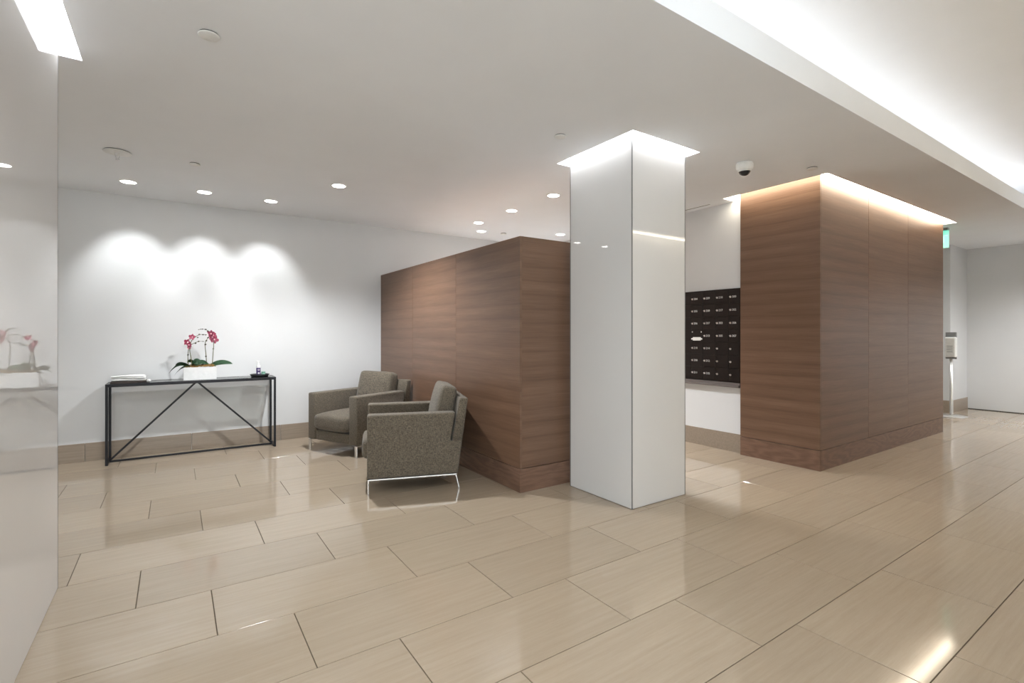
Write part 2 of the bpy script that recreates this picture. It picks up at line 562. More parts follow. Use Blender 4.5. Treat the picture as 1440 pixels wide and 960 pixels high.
def slot_light(name, outer, inner_rects, mat, label, extra=()):
    """lit trough: thin diffuser ring set a little above the ceiling plane"""
    t = empty(name, ((outer[0] + outer[1]) / 2, outer[2], H))
    rects = [outer] + list(extra)
    bm = bmesh.new()
    xs = sorted({v for r in rects + inner_rects for v in r[:2]})
    ys = sorted({v for r in rects + inner_rects for v in r[2:]})
    ox, oy, oz = t.location
    for i in range(len(xs) - 1):
        for j in range(len(ys) - 1):
            cx_, cy_ = (xs[i] + xs[i + 1]) / 2, (ys[j] + ys[j + 1]) / 2
            if not any(r[0] < cx_ < r[1] and r[2] < cy_ < r[3] for r in rects): continue
            if any(r[0] < cx_ < r[1] and r[2] < cy_ < r[3] for r in inner_rects): continue
            e = 0.0015
            add_box(bm, max(xs[i], outer[0] + e) - ox, min(xs[i + 1], outer[1] - e) - ox, max(ys[j], outer[2] + e) - oy, min(ys[j + 1], max(r[3] for r in rects) - e) - oy, 0.045, 0.06)
    link('diffuser', bm_mesh(bm, 'diffuser'), mat, t)
    return tag(t, label, 'light')
slot_light('light_slot', SLB, [COLB], 'slotwhite', 'white light slot in the ceiling around the middle white column')
slot_light('light_slot', SLA, [COLA], 'slotwhite', 'white light slot in the ceiling along the white column at the left edge')
slot_light('light_slot', SLX, [BOX, (XM - .0015, 9, 3.05, 4)], 'slotwarm', 'warm light slot in the ceiling around the tall walnut volume', extra=[SLM])

# ---------------------------------------------------------------- walls
T = 0.12
struct(box('wall_back', XL, XM + T, YB, YB + T, 0, H, 'wall'))
struct(box('wall_right', XM, XM + T, BOX[3], YB, 0, H, 'wall'))
struct(box('wall_left', XL - T, XL, 0.6, YB, 0, H, 'wall'))

struct(box('wall_side', 2.3, 2.3 + T, YF, -0.10, 0, H, 'wall'))
struct(box('wall_opposite', 2.3, XE + T, -0.10 - T, -0.10, 0, ZT, 'wall'))
def added_glazing(name, axis, c, a0, a1):
    """unseen fill-light glazing behind the viewpoint: frame of mullions and rails with panes between"""
    root = struct(empty(name, (0, 0, 0)))
    n = max(2, round((a1 - a0) / 1.3))
    def bx(part, p, q, d, z0, z1, mat):
        if axis == 'x': box(part, p, q, c - d, c + d, z0, z1, mat, root)
        else: box(part, c - d, c + d, p, q, z0, z1, mat, root)
    for k in range(n + 1):
        p = a0 + (a1 - a0) * k / n
        bx('mullion', p - .03, p + .03, .05, 0, H, 'greyplate')
    for k in range(n):
        p, q = a0 + (a1 - a0) * k / n + .03, a0 + (a1 - a0) * (k + 1) / n - .03
        bx('rail', p, q, .045, 0, .08, 'greyplate')
        bx('rail', p, q, .045, H - .12, H, 'greyplate')
        bx('pane', p, q, .005, .08, H - .12, 'clear')
added_glazing('fill_window_1', 'x', YF, XL + .05, 2.25)  # both openings are added out of view to let in fill light
added_glazing('fill_window_2', 'y', XL, YF + .1, .55)
end = struct(box('wall_end', XE, XE + T, -0.10, 2.715, 0.012, H, 'wall'))
struct(box('base_shadow_gap', XE + .012, XE + T, -0.10, 2.715, 0, 0.012, 'dark'))  # dark strip paints the shade of the gap under the end wall
struct(box('wall_corridor', 10.50, 10.50 + T, 2.715, 4.6, 0, H, 'wall'))
struct(box('wall_return', 10.50 + T, XE + T, 2.715, 2.715 + T, 0, H, 'wall'))
struct(box('wall_passage', 8.22, 10.5, 4.6, 4.6 + T, 0, H, 'wall'))
struct(box('wall_shaft', 8.22, 8.22 + T, BOX[3], 4.6, 0, H, 'wall'))

# skirting of large tiles
def skirting(name, axis, c, a0, a1, joints, sgn, hgt=0.19, th=0.012):
    root = struct(empty(name, (0, 0, 0)))
    cuts = sorted([a0] + [j for j in joints if a0 < j < a1] + [a1])
    for p, q in zip(cuts, cuts[1:]):
        p += 0.0015; q -= 0.0015
        if axis == 'x': box('skirting_tile', p, q, min(c, c + sgn * th), max(c, c + sgn * th), 0, hgt, 'basetile', root, 0.0015, 1)
        else: box('skirting_tile', min(c, c + sgn * th), max(c, c + sgn * th), p, q, 0, hgt, 'basetile', root, 0.0015, 1)
    return root
skirting('baseboard_back', 'x', YB, XL, 2.327, [0.154 + 0.9133 * k for k in range(-6, 4)], -1, 0.185)
skirting('baseboard_right', 'y', XM, 3.05, YB, [3.9, 4.82, 5.74], -1, 0.2)
skirting('baseboard_corridor', 'y', 10.50, 2.715, 4.6, [3.6], -1, 0.2)
skirting('baseboard_return', 'x', 2.715, 10.488, XE, [], -1, 0.2)

# ---------------------------------------------------------------- raised-ceiling cove light
cv = empty('cove_light', (4.6, 1.60, H + .10))
tag(cv, 'hidden cove light strip brightening the raised ceiling along its edge', 'light')
box('light_strip', 1.1 - 4.6, TRAY[1] + 1.2 - 4.6, -0.02, 0.02, 0.0, 0.012, 'cove', cv)
box('light_strip', TRAY[1] + .13 - 4.6, TRAY[1] + .21 - 4.6, -1.6, -0.05, 0.0, 0.012, 'cove', cv)
cv = empty('valance_light', (6.8, -0.02, 2.83))
tag(cv, 'warm valance light washing the wall opposite the walnut volume', 'light')
box('valance', 2.32 - 6.8, 11.3 - 6.8, 0.05, 0.065, 0, 0.12, 'ceil', cv)
box('light_stop', 2.32 - 6.8, 11.3 - 6.8, -0.08, 0.05, 0.09, 0.105, 'ceil', cv)  # unseen board added to stop the strip lighting the raised ceiling
box('light_strip', 2.36 - 6.8, 11.2 - 6.8, -0.03, 0.045, -0.03, -0.02, 'valance', cv)

# ---------------------------------------------------------------- white glass columns
def column(name, r, label, top):
    t = empty(name, ((r[0] + r[1]) / 2, (r[2] + r[3]) / 2, 0))
    hx, hy = (r[1] - r[0]) / 2, (r[3] - r[2]) / 2
    th, g = 0.012, 0.007
    box('core', -hx + th, hx - th, -hy + th, hy - th, 0, top, 'trimgrey', t)
    for s in (-1, 1):
        xs = sorted((s * hx, s * (hx - th)))
        box('glass_panel', xs[0], xs[1], -hy + g, hy - g, 0.004, top, 'glasswhite', t, 0.001, 1)
        ys = sorted((s * hy, s * (hy - th)))
        box('glass_panel', -hx + g, hx - g, ys[0], ys[1], 0.004, top, 'glasswhite', t, 0.001, 1)
    for sx in (-1, 1):
        for sy in (-1, 1):
            xs = sorted((sx * (hx + .0005), sx * (hx - g + .0008))); ys = sorted((sy * (hy + .0005), sy * (hy - g + .0008)))
            box('corner_trim', xs[0], xs[1], ys[0], ys[1], 0.002, top, 'trimgrey', t)
    return tag(t, label, 'column')
column('column', COLB, 'glossy white glass clad square column in the middle of the lobby', H + 0.045)
column('column', COLA, 'glossy white glass clad column cut by the left edge, mirroring the orchids', H + 0.045)

# ---------------------------------------------------------------- panelled partition and volume
def panelled(name, r, z1, seams_x, seams_y, label, plinth=0.195, sides=('x0', 'y0', 'x1')):
    x0, x1, y0, y1 = r
    t = empty(name, ((x0 + x1) / 2, y0, 0))
    ox, oy = t.location.x, t.location.y
    th, g = 0.018, 0.0015
    box('core', x0 + th - ox, x1 - th - ox, y0 + th - oy, y1 - 0.001 - oy, 0, z1 - 0.004, 'core', t)
    def run(face, a, b, seams, zlo, zhi, part, mat):
        cuts = [a] + [s for s in seams if a < s < b] + [b]
        for p, q in zip(cuts, cuts[1:]):
            p2, q2 = p + (g if p != a else 0), q - (g if q != b else 0)
            if face == 'x0': o = box(part, x0 - ox, x0 + th - ox, p2 - oy, q2 - oy, zlo, zhi, mat, t, 0.0008, 1)
            if face == 'x1': o = box(part, x1 - th - ox, x1 - ox, p2 - oy, q2 - oy, zlo, zhi, mat, t, 0.0008, 1)
            if face == 'y0': o = box(part, p2 - ox, q2 - ox, y0 - oy, y0 + th - oy, zlo, zhi, mat, t, 0.0008, 1)
    for zl, zh, part, mat in ((0, plinth - .003, 'plinth', 'oak'), (plinth + .002, z1, 'panel', 'veneer')):
        sy = seams_y if part == 'panel' else []
        sx = seams_x if part == 'panel' else []
        if 'x0' in sides: run('x0', y0 + 0.001, y1, sy, zl, zh, part, mat)
        if 'x1' in sides: run('x1', y0 + th + 0.001, y1, sy, zl, zh, part, mat)
        run('y0', x0 + th + 0.001 if 'x0' in sides else x0, x1, sx, zl, zh, part, mat)
    return t, ox, oy
p, ox, oy = panelled('partition', BLK[:4], BLK[4], [], [4.438, 5.537], '', 0.195)
box('top_cap', BLK[0] + .018 - ox, BLK[1] - .018 - ox, BLK[2] + .018 - oy, BLK[3] - .002 - oy, BLK[4] - .004, BLK[4] - .001, 'veneer', p)
tag(p, 'low walnut veneer partition behind the two armchairs, stopping short of the ceiling', 'partition')
p, ox, oy = panelled('panelled_volume', BOX, H + 0.045, [6.10, 7.20], [], '', 0.195)
tag(p, 'tall walnut veneer volume reaching the lit ceiling slot, right of the mailboxes', 'partition')

# ---------------------------------------------------------------- ceiling fixtures
down_proto = {}
def downlight(x, y, label, power, cone=1.9, blend=0.5, col=(0.96, 0.985, 1.0), r=0.062, soft=0.04, group='ceiling downlights', aim=None):
    t = empty('downlight', (x, y, H))
    key = round(r, 4)
    if key not in down_proto:
        a = lathe('trim_ring', [(r + 0.012, 0.0), (r + 0.012, -0.003), (r, -0.005), (r, 0.0)], 'whiteplastic', t)
        b = lathe('lens', [(0, -0.0035), (r, -0.0035), (r, -0.0005), (0, -0.0005)], 'lens', t)
        down_proto[key] = (a.data, b.data)
    else:
        link('trim_ring', down_proto[key][0], None, t)
        link('lens', down_proto[key][1], None, t)
    ld = bpy.data.lights.new('downlight_beam', 'SPOT')
    ld.energy = power; ld.spot_size = cone; ld.spot_blend = blend
    ld.shadow_soft_size = soft; ld.color = col
    lo = bpy.data.objects.new('downlight_beam', ld)
    C.objects.link(lo); lo.parent = t; lo.location = (0, 0, -0.02)
    if aim:
        lo.rotation_euler = (math.radians(32), 0, 0)     # tilted towards the back wall
    return tag(t, label, 'downlight', group)
downlight(-0.371, 6.012, 'leftmost of the three downlights over the console table', P_WASH, 1.12, 0.75, aim=1)
downlight(0.250, 6.012, 'middle one of the three downlights over the console table', P_WASH, 1.12, 0.75, aim=1)
downlight(0.872, 6.012, 'rightmost of the three downlights over the console table', P_WASH, 1.12, 0.75, aim=1)
downlight(1.335, 5.011, 'bright downlight in the open ceiling above the armchairs', P_KEY, 2.3, 0.6)
downlight(3.300, 4.093, 'downlight behind the partition, nearest the white column', P_DOWN, 2.3, 0.6)
downlight(3.300, 4.877, 'downlight behind the partition, second nearest in its row', P_DOWN, 2.3, 0.6)
downlight(3.300, 5.655, 'downlight behind the partition, third in its row', P_DOWN, 2.3, 0.6)
downlight(3.609, 6.104, 'farthest downlight behind the partition, close to the back wall', P_DOWN, 2.3, 0.6)
downlight(4.686, 5.651, 'downlight low beside the white column, right of the partition corner', P_DOWN, 2.3, 0.6)
# unseen downlights added for fill light
downlight(-2.6, 5.0, 'added fill downlight hidden behind the white column at the left edge', P_DOWN, 2.5, 0.9, soft=0.12)
downlight(0.6, 1.0, 'added unseen fill downlight in the lobby ceiling just above the viewpoint', P_DOWN, 2.7, 0.9, soft=0.12)
downlight(10.0, 0.9, 'added unseen fill downlight over the far end of the lobby', P_DOWN * 3.5, 2.6, 0.9, soft=0.16)
downlight(9.5, 3.7, 'added unseen fill downlight in the side passage beyond the walnut volume', P_DOWN * .6, 2.6, 0.9, soft=0.1)

def disc(x, y, r, name, label, cat):
    t = empty(name, (x, y, H))
    lathe('shadow_ring', [(r * .9, 0), (r * .9, -0.006), (0, -0.006)], 'dark', t)  # dark ring paints the shadow line behind the cover
    lathe('cover', [(0, -0.012), (r * 0.95, -0.012), (r, -0.010), (r, -0.006), (0, -0.006)], 'whiteplastic', t)
    return tag(t, label, cat)
disc(0.137, 2.829, 0.047, 'ceiling_cover', 'round white ceiling cover nearest the viewer, left of centre', 'cover')
disc(0.14, 5.053, 0.042, 'ceiling_cover', 'small round white ceiling cover between the sprinkler and the downlights', 'cover')
disc(2.345, 2.828, 0.042, 'ceiling_cover', 'round white ceiling cover left of the lit column top', 'cover')
disc(3.951, 6.054, 0.042, 'ceiling_cover', 'tiny round white ceiling cover above the partition corner', 'cover')
disc(4.636, 2.14, 0.045, 'ceiling_cover', 'round white ceiling cover by the corner of the tall walnut volume', 'cover')
# sprinkler
t = empty('sprinkler', (-0.382, 5.065, H))
tag(t, 'pendent fire sprinkler with wide white plate above the console', 'sprinkler')
lathe('shadow_ring', [(0.086, 0), (0.086, -0.006), (0.07, -0.006), (0.07, 0)], 'dark', t)  # shade behind the plate, put in as a dark ring
lathe('plate', [(0, -0.012), (0.03, -0.014), (0.09, -0.010), (0.093, -0.006), (0.0, -0.006)], 'whiteplastic', t)
lathe('body', [(0.018, -0.012), (0.018, -0.028), (0.008, -0.032), (0.008, -0.04), (0, -0.04)], 'whiteplastic', t)
bm = bmesh.new()
for s in (-1, 1):
    add_bar(bm, (s * 0.014, 0, -0.026), (s * 0.012, 0, -0.046), 0.004)
    add_bar(bm, (s * 0.012, 0, -0.046), (0, 0, -0.058), 0.004)
link('frame_arms', bm_mesh(bm, 'frame_arms'), 'chrome', t)
lathe('deflector', [(0, -0.058), (0.014, -0.058), (0.014, -0.061), (0, -0.061)], 'chrome', t)
# dome camera
t = empty('dome_camera', (4.023, 2.401, H))
tag(t, 'white dome security camera on the ceiling beside the walnut volume', 'camera')
lathe('housing', [(0, 0), (0.062, 0), (0.068, -0.012), (0.068, -0.045), (0.058, -0.062), (0.048, -0.066), (0, -0.066)], 'whiteplastic', t)
lathe('lens_dome', [(0.048, -0.064)] + [(0.048 * math.cos(a), -0.064 - 0.046 * math.sin(a)) for a in (0.3, 0.6, 0.9, 1.2)] + [(0, -0.11)], 'domeblack', t)
eye = lathe('eyeball_ring', [(0.049, -0.066), (0.052, -0.072), (0.049, -0.078), (0.047, -0.072)], 'whiteplastic', t)
# linear air diffuser
t = empty('air_diffuser', (4.985, 3.72, H))
tag(t, 'thin dark linear air slot in the ceiling above the mailboxes', 'air diffuser')
box('slot', -0.009, 0.009, -0.33, 0.36, -0.002, 0.0, 'dark', t)
box('frame_edge', -0.014, -0.009, -0.335, 0.365, -0.003, 0.0, 'whiteplastic', t)
box('frame_edge', 0.009, 0.014, -0.335, 0.365, -0.003, 0.0, 'whiteplastic', t)

# ---------------------------------------------------------------- mailboxes on the right wall
XF = XM - 0.035
t = empty('mailbox_bank', (XF, 3.60, 0.71))
tag(t, 'bank of dark bronze mailboxes on the white wall between column and walnut volume', 'mailboxes')
Y1, Y2 = 3.075, 4.18
box('frame', 0.006, 0.034, Y1 - 3.60, Y2 - 3.60, 0.052, 1.085, 'mailblack', t, 0.002, 1)
bm = bmesh.new()
add_box(bm, -0.03, 0.034, Y1 - 3.60, Y2 - 3.60, 0.0, 0.022)
add_box(bm, -0.004, 0.034, Y1 - 3.60, Y2 - 3.60, 0.02, 0.05)
link('ledge', bm_mesh(bm, 'ledge'), 'mailledge', t)
lock_me = None
cols = [3.695, 3.533, 3.371, 3.209]            # left edges (far to near) of the columns in view
nums = [['204', '205', '206', None, '210', '208', '211'], ['209', '208', '207', '213', '214', '212', '215'],
        ['210', '217', '303', '305', '', '', ''], ['300', '302', '306', '307', '', '', '']]
ROWH = 0.1435
ZR0 = 1.776
tcache = {}
for ci, yl in enumerate([3.857, 4.019] + cols):
    for ri in range(7):
        zt_ = ZR0 - ri * ROWH
        yr = max(yl - 0.162, Y1)
        dr = box('door', 0.0, 0.008, yr + 0.0025 - 3.6, yl - 0.0025 - 3.6, zt_ - ROWH + 0.0025 - 0.71, zt_ - 0.0025 - 0.71, 'mailblack', t, 0.0015, 1)
        if ci < 2: continue
        n = nums[ci - 2][ri]
        zc = zt_ - ROWH * 0.5 - 0.71
        if n is None:
            for yy in (yl - 0.022, yl - 0.142):
                box('screw', -0.004, 0.0, yy - 0.007 - 3.6, yy + 0.007 - 3.6, zt_ - 0.034 - 0.71, zt_ - 0.020 - 0.71, 'silver', dr, 0.002, 1)
            box('notice', -0.002, 0.0, yl - 0.135 - 3.6, yl - 0.028 - 3.6, zt_ - 0.128 - 0.71, zt_ - 0.088 - 0.71, 'print', dr)
            box('notice_tab', -0.003, -0.001, yl - 0.155 - 3.6, yl - 0.008 - 3.6, zt_ - 0.116 - 0.71, zt_ - 0.100 - 0.71, 'print', dr)
            continue
        if lock_me is None:
            bm = bmesh.new()
            add_cyl(bm, (0, 0), 0.0115, 0.0105, 0, 0.006, 12)
            add_box(bm, -0.003, 0.003, -0.013, 0.013, 0.004, 0.008)
            bmesh.ops.rotate(bm, verts=bm.verts, cent=(0, 0, 0), matrix=Matrix.Rotation(-math.pi / 2, 3, 'Y'))
            lock_me = bm_mesh(bm, 'lock')
        lk = link('lock', lock_me, 'silver', dr, (0.0, yl - 0.022 - 3.6, zc))
        lk.rotation_euler = (0.35, 0, 0)
        if n:
            if n not in tcache:
                me = text_mesh(n, 0.034)
                me.materials.append(M['print'])
                tcache[n] = me
            tx = link('number', tcache[n], None, dr, (-0.0012, yl - 0.066 - 3.6, zc))
            tx.rotation_euler = (math.pi / 2, 0, -math.pi / 2)

# ---------------------------------------------------------------- exit sign
t = empty('exit_sign', (8.80, 2.455, H))
tag(t, 'green lit EXIT sign under the ceiling beyond the walnut volume', 'sign')
box('canopy', -0.03, 0.03, -0.16, 0.16, -0.035, 0, 'greyplate', t, 0.003, 1)
box('panel', -0.006, 0.006, -0.165, 0.165, -0.275, -0.035, 'exitgreen', t, 0.002, 1)
me = text_mesh('EXIT', 0.15, 0.001)
me.materials.append(M['exitletter'])
o = link('lettering', me, None, t, (-0.0075, 0, -0.155))
o.rotation_euler = (math.pi / 2, 0, -math.pi / 2)

# ---------------------------------------------------------------- sanitizer stand
t = empty('sanitizer_stand', (10.10, 2.60, 0))
tag(t, 'white hand sanitizer dispenser on a slim floor stand at the far end', 'sanitizer stand')
lathe('base', [(0, 0), (0.195, 0), (0.2, 0.006), (0.19, 0.016), (0.03, 0.022), (0, 0.022)], 'silver', t, 36)
lathe('pole', [(0.024, 0.02), (0.022, 0.9), (0, 0.9)], 'silver', t, 16)
box('back_plate', 0.02, 0.035, -0.06, 0.078, 0.90, 1.32, 'greyplate', t, 0.004, 1)
box('dispenser', -0.075, 0.02, -0.072, 0.066, 0.93, 1.245, 'whiteplastic', t, 0.02, 3)
box('nozzle', -0.06, -0.03, -0.02, 0.02, 0.905, 0.932, 'greyplate', t, 0.004, 1)
box('sign_card', -0.005, 0.019, -0.06, 0.07, 1.25, 1.32, 'greyplate', t, 0.002, 1)
for k in range(4):
    box('print_line', -0.0765, -0.0752, -0.035, 0.035, 1.10 - k * 0.03, 1.108 - k * 0.03, 'greyplate', t)

# ---------------------------------------------------------------- armchairs
W2 = 0.395
def prism(name, poly, x0, x1, mat, parent, bev=0.012, keep=None, seg=3):
    bm = bmesh.new()
    a = [bm.verts.new((x0, s, z)) for s, z in poly]
    b = [bm.verts.new((x1, s, z)) for s, z in poly]
    n = len(poly)
    bm.faces.new(a); bm.faces.new(b[::-1])
    for i in range(n):
        bm.faces.new((a[i], b[i], b[(i + 1) % n], a[(i + 1) % n]))
    bm.edges.ensure_lookup_table()
    es = [e for e in bm.edges if not (keep and keep(e.verts[0].co) and keep(e.verts[1].co))]
    bmesh.ops.recalc_face_normals(bm, faces=bm.faces)
    bmesh.ops.bevel(bm, geom=es, offset=bev, segments=seg, affect='EDGES', profile=0.5)
    return link(name, bm_mesh(bm, name), mat, parent, smooth=True)

def cushion_mesh(wd, dp, ht, name, edge=0.35, crown=0.25):
    bm = bmesh.new()
    bmesh.ops.create_cube(bm, size=2.0)
    bmesh.ops.subdivide_edges(bm, edges=bm.edges[:], cuts=11, use_grid_fill=True)
    for v in bm.verts:
        x, y, z = v.co
        def ease(c, p=5.0):
            return c
        # rounded box: pull toward a superellipsoid
        m = (abs(x) ** 12 + abs(y) ** 12 + abs(z) ** 6) ** (1 / 10.0)
        k = 1.0 / max(m, 1e-6)
        x, y, z = x * k ** 0.9, y * k ** 0.9, z * k
        cr = (1 - min(1, abs(x)) ** 2.5) * (1 - min(1, abs(y)) ** 2.5)
        z *= (1 - edge) + edge * cr ** 0.45 + crown * cr * 0.4
        v.co = (x * wd / 2, y * dp / 2, z * ht / 2)
    return bm_mesh(bm, name)

def make_chair():
    t = empty('armchair')
    aw = 0.125
    arm_poly = [(0.0, 0.127), (0.735, 0.127), (0.772, 0.40), (0.668, 0.40), (0.716, 0.64), (0.0, 0.64)]
    keep = lambda c: abs(c.z - 0.40) < 1e-4
    for s in (-1, 1):
        prism('arm', arm_poly, s * W2, s * (W2 - aw), 'fabric', t, 0.016, keep)
    back_poly = [(0.682, 0.40), (0.772, 0.40), (0.822, 0.757), (0.750, 0.757)]
    prism('backrest', back_poly, -W2, W2, 'fabric', t, 0.014, keep)
    inner = W2 - aw - 0.001
    prism('seat_base', [(0.012, 0.127), (0.735, 0.127), (0.771, 0.398), (0.64, 0.398), (0.60, 0.25), (0.012, 0.235)], -inner, inner, 'fabric', t, 0.008)
    sc = link('seat_cushion', cushion_mesh(2 * inner - 0.008, 0.66, 0.20, 'seat_cushion', 0.3, 0.3), 'fabric', t, (0, 0.285, 0.335), True)
    bc = link('back_cushion', cushion_mesh(2 * inner - 0.01, 0.43, 0.17, 'back_cushion', 0.32, 0.25), 'fabric', t, (0, 0.645, 0.635), True)
    bc.rotation_euler = (math.radians(77), 0, 0)
    for s in (-1, 1):
        x = s * (W2 - 0.022)
        bm = bmesh.new()
        add_box(bm, x - 0.018, x + 0.018, 0.004, 0.725, 0.115, 0.125)
        link('leg_rail', bm_mesh(bm, 'leg_rail'), 'chrome', t)
        box('leg', x - 0.018, x + 0.018, 0.004, 0.014, 0, 0.117, 'chrome', t, 0.002, 1)
        bm = bmesh.new()
        add_bar(bm, (x, 0.717, 0.118), (x, 0.745, 0.004), 0.036, 0.009)
        link('leg', bm_mesh(bm, 'leg'), 'chrome', t)
    box('care_tag', -W2 - 0.001, -W2 + 0.02, 0.768, 0.785, 0.30, 0.325, 'paper', t)
    return t
def copy_tree(o, parent=None):
    c = o.copy(); C.objects.link(c); c.parent = parent
    for ch in o.children: copy_tree(ch, c)
    return c
ch1 = make_chair()
ch2 = copy_tree(ch1)
ch1.location = (1.397, 5.535, 0); ch1.rotation_euler = (0, 0, math.radians(24.6 - 90))
ch2.location = (1.400, 4.325, 0); ch2.rotation_euler = (0, 0, math.radians(-18.7 - 90))
tag(ch1, 'taupe tweed armchair farther away, seat facing us beside the back wall', 'armchair', 'taupe armchairs by the partition')
tag(ch2, 'nearer taupe tweed armchair seen side-on at the partition corner', 'armchair', 'taupe armchairs by the partition')

# ---------------------------------------------------------------- console table
TX0, TX1, TY0, TY1, TZ = -0.568, 0.963, 6.268, 6.595, 0.80
t = empty('console_table', ((TX0 + TX1) / 2, TY0, 0))
tag(t, 'black steel console table with smoked glass top against the back wall', 'table')
ox, oy = t.location.x, t.location.y
b_ = 0.022
for x in (TX0, TX1 - b_):
    for y in (TY0, TY1 - b_):
        box('leg', x - ox, x + b_ - ox, y - oy, y + b_ - oy, 0, TZ - 0.03, 'blackmetal', t, 0.001, 1)
    box('side_rail', x - ox, x + b_ - ox, TY0 + b_ - oy, TY1 - b_ - oy, 0.0, 0.02, 'blackmetal', t)
    box('top_rail', x - ox, x + b_ - ox, TY0 + b_ - oy, TY1 - b_ - oy, TZ - 0.03, TZ, 'blackmetal', t)
for y in (TY0, TY1 - b_):
    box('top_rail', TX0 - ox, TX1 - ox, y - oy, y + b_ - oy, TZ - 0.03, TZ, 'blackmetal', t, 0.001, 1)
box('glass_top', TX0 + b_ - ox, TX1 - b_ - ox, TY0 + b_ - oy, TY1 - b_ - oy, TZ - 0.010, TZ - 0.0005, 'smoked', t)
ym = (TY0 + TY1) / 2
xm = 0.197
box('stretcher', TX0 + b_ - ox, TX1 - b_ - ox, ym - 0.009 - oy, ym + 0.009 - oy, 0.001, 0.019, 'blackmetal', t)
box('crossbar', xm - 0.03 - ox, xm + 0.03 - ox, TY0 + b_ - oy, TY1 - b_ - oy, TZ - 0.03, TZ - 0.011, 'blackmetal', t)
bar('brace', (TX0 + b_ - ox, ym - oy, 0.02), (xm - 0.012 - ox, ym - oy, TZ - 0.034), 0.018, 'blackmetal', t)
bar('brace', (TX1 - b_ - ox, ym - oy, 0.02), (xm + 0.012 - ox, ym - oy, TZ - 0.034), 0.018, 'blackmetal', t)

# ---------------------------------------------------------------- orchid planter on the console
PX, PY, PZ = 0.227, 6.43, TZ
t = empty('orchid_planter', (PX, PY, PZ))
tag(t, 'white rectangular planter of pink orchids on the console table', 'potted orchid')
bm = bmesh.new()
add_box(bm, -0.152, 0.152, -0.055, 0.055, 0, 0.006)
for a in ((-0.152, -0.144, -0.055, 0.055), (0.144, 0.152, -0.055, 0.055), (-0.144, 0.144, -0.055, -0.047), (-0.144, 0.144, 0.047, 0.055)):
    add_box(bm, a[0], a[1], a[2], a[3], 0.006, 0.135)
link('pot', bm_mesh(bm, 'pot'), 'ceramic', t)
bm = bmesh.new()
N1, N2 = 26, 9
g = [[bm.verts.new((-0.144 + 0.288 * i / N1, -0.047 + 0.094 * j / N2, 0.130 + 0.018 * random.random() + 0.020 * math.sin(math.pi * j / N2))) for j in range(N2 + 1)] for i in range(N1 + 1)]
for i in range(N1):
    for j in range(N2):
        bm.faces.new((g[i][j], g[i + 1][j], g[i + 1][j + 1], g[i][j + 1]))
link('moss', bm_mesh(bm, 'moss'), 'moss', t, smooth=True)
def leaf(base, tip, width, arch, lean=0.0):
    bm = bmesh.new()
    b, e = Vector(base), Vector(tip)
    n = 12
    d = e - b
    side = Vector((-d.y, d.x, 0))
    side = side.normalized() if side.length > 1e-4 else Vector((0, 1, 0))
    side = (side + Vector((0, 0, lean))).normalized()
    rows = []
    for i in range(n + 1):
        s = i / n
        c = b + d * s + Vector((0, 0, arch * 4 * s * (1 - s)))
        w_ = 1.25 * width * (math.sin(math.pi * min(1, 0.12 + s * 0.88)) ** 0.6) * (1 - 0.1 * s)
        if i == n: w_ = 0.002
        rows.append([bm.verts.new(c - side * w_ / 2 + Vector((0, 0, 0.1 * w_))), bm.verts.new(c), bm.verts.new(c + side * w_ / 2 + Vector((0, 0, 0.1 * w_)))])
    for a, c in zip(rows, rows[1:]):
        for k in range(2):
            bm.faces.new((a[k], a[k + 1], c[k + 1], c[k]))
    bmesh.ops.solidify(bm, geom=bm.faces[:], thickness=0.003)
    return link('leaf', bm_mesh(bm, 'leaf'), 'leaf', t, smooth=True)
leaf((-0.10, -0.01, 0.14), (-0.285, -0.06, 0.075), 0.045, 0.055, 0.9)
leaf((-0.09, -0.02, 0.14), (-0.235, -0.10, 0.055), 0.040, 0.035, 0.9)
leaf((-0.10, 0.02, 0.14), (-0.225, 0.06, 0.160), 0.045, 0.02, 0.8)
leaf((-0.08, 0.01, 0.14), (0.02, 0.05, 0.185), 0.06, 0.03, 1.0)
leaf((-0.09, 0.0, 0.14), (-0.02, -0.05, 0.165), 0.05, 0.035, 1.0)
leaf((0.09, 0.0, 0.14), (0.31, -0.03, 0.160), 0.062, 0.022, 1.0)
leaf((-0.03, 0.01, 0.14), (-0.12, 0.03, 0.185), 0.05, 0.03, 1.0)
leaf((-0.06, -0.01, 0.14), (0.09, 0.00, 0.150), 0.055, 0.038, 0.9)
leaf((-0.11, -0.02, 0.145), (-0.20, -0.05, 0.150), 0.04, 0.02, 0.9)
leaf((0.08, 0.01, 0.14), (0.02, 0.04, 0.155), 0.05, 0.03, 1.0)
leaf((0.10, -0.01, 0.14), (0.21, -0.06, 0.165), 0.045, 0.01, 1.2)
def smoothpath(pts, k=6):
    P = [Vector(p) for p in pts]
    P = [P[0]] + P + [P[-1]]
    out = []
    for i in range(1, len(P) - 2):
        for s in range(k):
            u = s / k
            a, b, c, d = P[i - 1], P[i], P[i + 1], P[i + 2]
            out.append(0.5 * ((2 * b) + (c - a) * u + (2 * a - 5 * b + 4 * c - d) * u * u + (3 * b - a - 3 * c + d) * u ** 3))
    out.append(P[-2])
    return out
SC = 0.00069            # metres per zoom pixel of the planter close-up
def Q(zx, zy, dy=0.0):
    return ((zx - 540) * SC, dy, (890 - zy) * SC)
